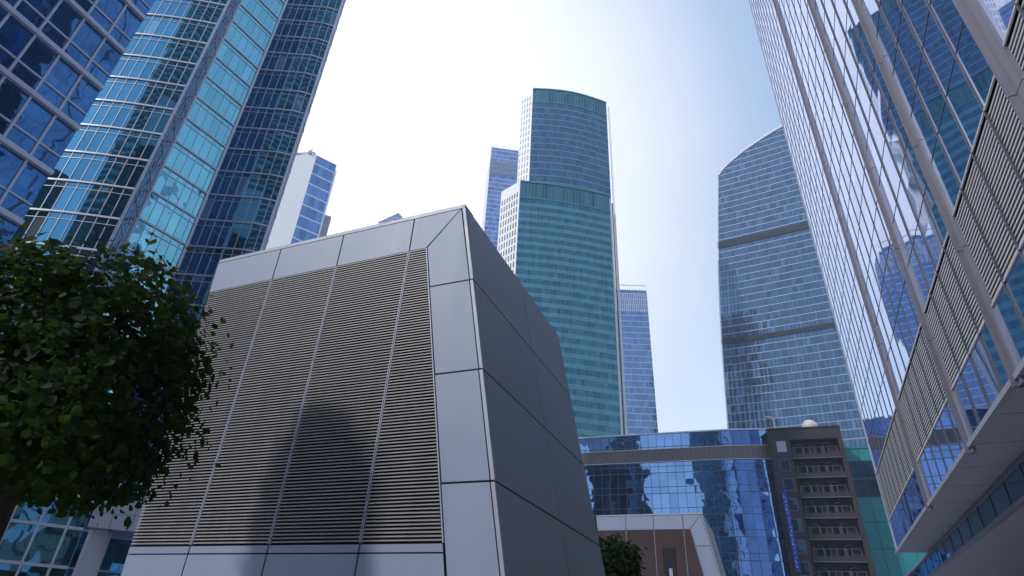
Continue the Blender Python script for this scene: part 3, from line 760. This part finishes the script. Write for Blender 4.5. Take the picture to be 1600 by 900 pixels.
# top row
cols = [None]+seams+[None]
for i in range(4):
    if i == 0:  # right piece, mitred
        poly = [(sin_(7.67)+.0+g_, zl), (seams[0]-g_, zl), (seams[0]-g_, ZTOP-.10), (sr(ZTOP-.10)+.10, ZTOP-.10)]
    elif i == 3: poly = [(seams[2]+g_, zl), (sl_(zl), zl), (sl_(ZTOP-.1), ZTOP-.1), (seams[2]+g_, ZTOP-.1)]
    else: poly = [(seams[i-1]+g_, zl), (seams[i]-g_, zl), (seams[i]-g_, ZTOP-.10), (seams[i-1]+g_, ZTOP-.10)]
    plate(poly)
# right column
zs = [0.21, 1.86, 3.51, 5.16, 6.80]
for a, b in zip(zs, zs[1:]):
    plate([(sr(a)+.075, a+g_), (sin_(a)-.02, a+g_), (sin_(b)-.02, b-g_), (sr(b)+.075, b-g_)])
plate([(sr(6.8)+.075, 6.8+g_), (sin_(6.8)-.02, 6.8+g_), (sin_(7.66)-.02, 7.66-.01), (sr(ZTOP-.1)+.085, ZTOP-.11)])
# bottom rows
for i in range(4):
    s0 = (seams[i-1] if i else None); s1 = seams[i] if i < 3 else None
    for za, zb in ((0.2, 1.3), (1.33, 2.62)):
        pa = [(sin_(za)+.02 if s0 is None else s0+g_, za), (sl_(za) if s1 is None else s1-g_, za), (sl_(zb) if s1 is None else s1-g_, zb), (sin_(zb)+.02 if s0 is None else s0+g_, zb)]
        plate(pa)
    zc, zd = 2.64, 2.74
    plate([(sin_(zc)+.02 if s0 is None else s0+g_, zc), (sl_(zc) if s1 is None else s1-g_, zc), (sl_(zd) if s1 is None else s1-g_, zd), (sin_(zd)+.02 if s0 is None else s0+g_, zd)], name='sill_strip')
# edge trims: top coping and sloping corner
m = MB(); m.prism([fp(sr(ZTOP), ZTOP-.075, .02), fp(sl_(ZTOP), ZTOP-.075, .02), fp(sl_(ZTOP), ZTOP, .02), fp(sr(ZTOP), ZTOP, .02)], FN*.35); m.build('top_coping', M['trim'], root)
for a, b in zip(zs+[6.8], zs[1:]+[6.8, 8.40]):
    if b <= a: continue
    bb = b
    m = MB(); m.prism([fp(sr(a), a+g_, .03), fp(sr(a)+.055, a+g_, .03), fp(sr(bb)+.055, bb-g_, .03), fp(sr(bb), bb-g_, .03)], FN*.06)
    o = m.build('corner_trim', M['trim'], root)
# side plates on the leaning side plane
def spnt(s, z, o=0.0): return fp(sr(z)-o, z, -s)
SS = [.04, 2.8, back_s]
zz_ = zs+[8.46]
for i in range(2):
    for a, b in zip(zz_, zz_[1:]):
        s0, s1 = SS[i]+(.008 if i else 0), SS[i+1]-(.008 if i == 0 else 0)
        if i == 1 and b > 8: poly = [spnt(s0, a+g_), spnt(s1, a+g_), spnt(s1, b-.02), spnt(s0, b-.02)]
        else: poly = [spnt(s0, a+g_), spnt(s1, a+g_), spnt(s1, b-g_), spnt(s0, b-g_)]
        m = MB(); m.prism(poly, U_*.028); m.build('side_panel', M['side_panel'], root)
# raised rear roof edge seen over the side
m = MB(); m.prism([spnt(.3, ZTOP-.03, -.03), spnt(back_s, ZTOP-.03, -.03), spnt(back_s, ZTOP-.03, -5), spnt(.3, ZTOP-.03, -5)], (0, 0, .05)); m.build('roof_sheet', M['side_panel'], root)
# louvre bays
def lslat(bay):
    s0 = None if bay == 0 else seams[bay-1]; s1 = seams[bay] if bay < 3 else None
    m = MB(); z = 2.78
    while z < zl-.03:
        a = (sin_(z)+.03) if s0 is None else s0+.022; b = (sl_(z)-.0) if s1 is None else s1-.022
        jo = random.uniform(-.003, .003); jz = random.uniform(-.0025, .0025)
        m.prism([fp(a, z+jz, .022+jo), fp(b, z-jz, .022-jo), fp(b, z+.022, -.022), fp(a, z+.022, -.022)], (0, 0, .010))
        m.prism([fp(a, z-.004+jz, .0225+jo), fp(b, z-.004-jz, .0225-jo), fp(b, z-.004-jz, .027-jo), fp(a, z-.004+jz, .027+jo)], (0, 0, .018))
        z += 0.05
    m.build('louver_screen', M['slat'], root)
for b in range(4): lslat(b)
m = MB()
for s in seams:
    for q in (-.014, .014): m.prism([fp(s+q-.006, 2.76, -.02), fp(s+q+.006, 2.76, -.02), fp(s+q+.006, zl-.01, -.02), fp(s+q-.006, zl-.01, -.02)], -FN*.055)
m.prism([fp(sin_(2.75)+.002, 2.75, -.02), fp(sin_(2.75)+.022, 2.75, -.02), fp(sin_(7.65)+.022, 7.65, -.02), fp(sin_(7.65)+.002, 7.65, -.02)], -FN*.05)
m.build('louver_frames', M['trim'], root)
blk2 = copy_tree(root, (11.92, 25.15, 0))
blk2['label'] = 'smaller-looking far vent block of pale panels below the curved glass building'
# narrow doorway in the far block
for ch in blk2.children:
    if ch.name.startswith('louver_screen'):
        ch.data = ch.data.copy(); ch.data.materials[0] = M['slat_bronze']
root_keep = root; off2 = Vector((11.92, 25.15, 0))
m = MB(); m.prism([p+off2 for p in (fp(2.75, 0, .03), fp(3.35, 0, .03), fp(3.40, 6.7, .03), fp(2.75, 6.7, .03))], -FN*.03)  # flat plate on the face; its black colour paints the doorway's shade
o = m.build('door_dark_plate', M['dark_gap'], blk2)
m = MB(); m.prism([p+off2 for p in (fp(2.95, 0, .062), fp(3.12, 0, .062), fp(3.12, 5.7, .062), fp(2.95, 5.7, .062))], -FN*.03)
m.build('door_leaf', M['soffit'], blk2)

# ================================================================== TREES
def leaf_mat(name, c1, c2):
    m = new_mat(name); nt = m.node_tree
    ge = N(nt, 'ShaderNodeNewGeometry'); 
    c = MIXC(nt, ge.outputs['Random Per Island'], c1, c2)
    b = N(nt, 'ShaderNodeBsdfPrincipled'); nt.links.new(c, b.inputs['Base Color']); b.inputs['Roughness'].default_value = .7; b.inputs['Specular IOR Level'].default_value = .2
    tr = N(nt, 'ShaderNodeBsdfTranslucent'); nt.links.new(MIXC(nt, 0.5, c, (.12, .22, .01)), tr.inputs['Color'])
    mx = N(nt, 'ShaderNodeMixShader'); mx.inputs[0].default_value = .28; nt.links.new(b.outputs[0], mx.inputs[1]); nt.links.new(tr.outputs[0], mx.inputs[2])
    o = N(nt, 'ShaderNodeOutputMaterial'); nt.links.new(mx.outputs[0], o.inputs[0]); return m
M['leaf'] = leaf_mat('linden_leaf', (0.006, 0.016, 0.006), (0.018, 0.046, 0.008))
def clipped_tree(base, label, rad, zc, hh, nleaf, seed, lsize=.085, group=None, expo=3.2, trunk=.13, name='linden_tree', rotz=0):
    random.seed(seed); b = Vector((base[0], base[1], 0))
    t = thing(name, b, label, 'tree', group)
    m = MB(); m.tube([b, b+Vector((.02, 0, zc*.5)), b+Vector((-.03, .02, zc)), b+Vector((0, 0, zc+hh*.6))], [trunk*1.15, trunk, trunk*.75, trunk*.25], 10); m.build('trunk', M['bark'], t, True)
    lm = MB()
    for k in range(16):
        a = random.uniform(0, 6.28); z0 = zc-hh*.75+random.uniform(0, hh*1.1); e = Vector((math.cos(a), math.sin(a), random.uniform(-.1, .7)))*rad*random.uniform(.6, .9)
        p0 = b+Vector((0, 0, z0)); mid = p0+e*.5+Vector((0, 0, .12)); lm.tube([p0, mid, p0+e], [.045*rad, .03*rad, .01], 5)
    for k in range(70):
        a = random.uniform(0, 6.28); e = Vector((math.cos(a), math.sin(a), random.uniform(-.5, .8)))
        p0 = b+Vector((e.x*rad*.5, e.y*rad*.5, zc+e.z*hh*.5)); p1 = b+Vector((e.x*rad*1.12, e.y*rad*1.12, zc+e.z*hh*1.1+random.uniform(-.1, .15)))
        lm.tube([p0, p0.lerp(p1, .5)+Vector((0, 0, .05)), p1], [.012, .008, .003], 4)
    lm.build('limbs', M['bark'], t)
    lf = MB()
    for k in range(nleaf):
        # superellipsoid shell-biased sample
        while True:
            x, y, z = (random.uniform(-1, 1) for _ in range(3))
            q = (abs(x)**expo+abs(y)**expo+abs(z)**expo)**(1/expo)
            if q < 1 and random.random() < .30+.70*q**3: break
        nzv = mnoise.noise(Vector((x*2.2+seed, y*2.2, z*2.2)))
        sc_ = 1+.20*nzv+random.uniform(-.02, .05)
        if random.random() < .12: sc_ += random.uniform(.02, .22)
        # holes where clumps part
        if mnoise.noise(Vector((x*3.1+9, y*3.1, z*3.1+seed))) < -.26: continue
        p = b+Vector((x*rad*sc_, y*rad*sc_, zc+z*hh*sc_+(.10*rad*mnoise.noise(Vector((x*1.3, y*1.3, seed))) if z > 0 else 0)))
        s = lsize*random.choice((.6, .8, 1.0, 1.0, 1.25, 1.5))*random.uniform(.85, 1.15)
        out = Vector((x, y, z*.6+.5)).normalized()
        nrm = (out+Vector([random.gauss(0, .45) for _ in range(3)])).normalized()
        ax = nrm.cross(Vector([random.gauss(0, 1) for _ in range(3)])).normalized(); ay = nrm.cross(ax)
        dn = nrm*(-.18*s)
        if s < .035: lf.face([p-ax*s*.5, p+ay*s*.4, p+ax*s*.6, p-ay*s*.4])
        else:
            lf.face([p-ax*s*.5, p-ax*s*.25+ay*s*.42+dn, p+ax*s*.2+ay*s*.36+dn, p+ax*s*.62+dn*.8, p+ax*s*.2-ay*s*.36+dn, p-ax*s*.25-ay*s*.42+dn])
    lf.build('crown', M['leaf'], t)
    return t
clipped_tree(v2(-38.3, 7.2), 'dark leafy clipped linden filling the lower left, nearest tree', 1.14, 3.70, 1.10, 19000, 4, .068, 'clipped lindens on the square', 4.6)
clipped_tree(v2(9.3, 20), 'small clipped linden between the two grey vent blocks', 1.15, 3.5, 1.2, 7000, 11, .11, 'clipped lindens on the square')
clipped_tree((-9.05, 5.2), 'unseen tall linden added outside the left edge to shadow the louvres', .92, 8.2, 2.3, 5200, 15, .16, None, 2.1)  # unseen tree, added and shaped to throw the dark blob on the louvres

# ================================================================== BUILDINGS BEHIND THE VIEWER (seen as reflections)
def rear_tower(name, label, c, wx, wy, h, az, glass, cap=None, capm=None):
    t = thing(name, (c[0], c[1], 0), label, 'office tower')
    u = Vector((math.cos(R(az)), -math.sin(R(az)))); v = Vector((math.sin(R(az)), math.cos(R(az)))); c = Vector(c)
    q = [c+u*i*wx/2+v*j*wy/2 for i, j in ((-1, -1), (1, -1), (1, 1), (-1, 1), (-1, -1))]
    curtain(t, q, 0, h, glass, 2, 4, 0, bars=False, gname='facade_glass')
    MB().face([(p.x, p.y, h-.2) for p in q[:4]]).build('roof', M['soffit'], t)
    if cap: MB().prism([(p.x, p.y, h) for p in [c+(p-c)*1.02 for p in q[:4]]], (0, 0, cap)).build('crown_block', capm, t)
    return t
rear_tower('dark_office_tower', 'dark glass tower left of the viewer, mirrored in the curved bay', (-92, 6), 22, 26, 70, 40, G['dark_tower'])
rear_tower('pale_office_tower', 'pale crowned tower left of the viewer, mirrored in the end bay', (-55, 8), 10, 12, 74, 20, G['dark_tower'], 12, M['white_clad'])
rear_tower('rear_glass_tower', 'broad blue glass tower standing behind the viewer', (30, -120), 50, 30, 110, 10, G['block'])
rear_tower('rear_teal_tower', 'green glass tower standing far behind the viewer', (-60, -170), 36, 30, 150, -15, G['green'])

def round_tower(label, c, r, h):
    t = thing('residential_tower', (c[0], c[1], 0), label, 'apartment tower')
    g = MB(); n = 28
    for k in range(n):
        a0, a1 = 2*math.pi*k/n, 2*math.pi*(k+1)/n
        p, q = (c[0]+r*math.cos(a0), c[1]+r*math.sin(a0)), (c[0]+r*math.cos(a1), c[1]+r*math.sin(a1))
        g.face([(*p, 0), (*q, 0), (*q, h), (*p, h)], [(k*3.4, 0), (k*3.4+3.4, 0), (k*3.4+3.4, h), (k*3.4, h)])
    g.build('tower_wall', G['dark_tower'], t)
    z = 120; i = 0
    while z < h+1 and i < 90:
        m = MB(); m.tube([(c[0], c[1], z), (c[0], c[1], z+.9)], r+1.6, n); m.build('balcony_ring', M['stone'], t); z += 4; i += 1
    return t
round_tower('very tall round tower with pale balcony rings, behind the viewer', (-112, -105), 15, 372)
round_tower('very tall round tower beside the balcony-ringed one, behind the viewer', (-6, -132), 11, 392)

# ================================================================== HAZE
hz = MB(); hz.prism([(-420, -420, -1), (420, -420, -1), (420, 520, -1), (-420, 520, -1)], (0, 0, 420))
hm = bpy.data.materials.new('haze_air'); hm.use_nodes = True; hn = hm.node_tree; hn.nodes.clear()
hv = hn.nodes.new('ShaderNodeVolumePrincipled'); hv.inputs['Color'].default_value = (0.66, 0.82, 1.0, 1); hv.inputs['Density'].default_value = 0.00055
hv.inputs['Anisotropy'].default_value = 0.2
ho = hn.nodes.new('ShaderNodeOutputMaterial'); hn.links.new(hv.outputs[0], ho.inputs['Volume'])
tag(hz.build('haze', hm), kind='stuff')
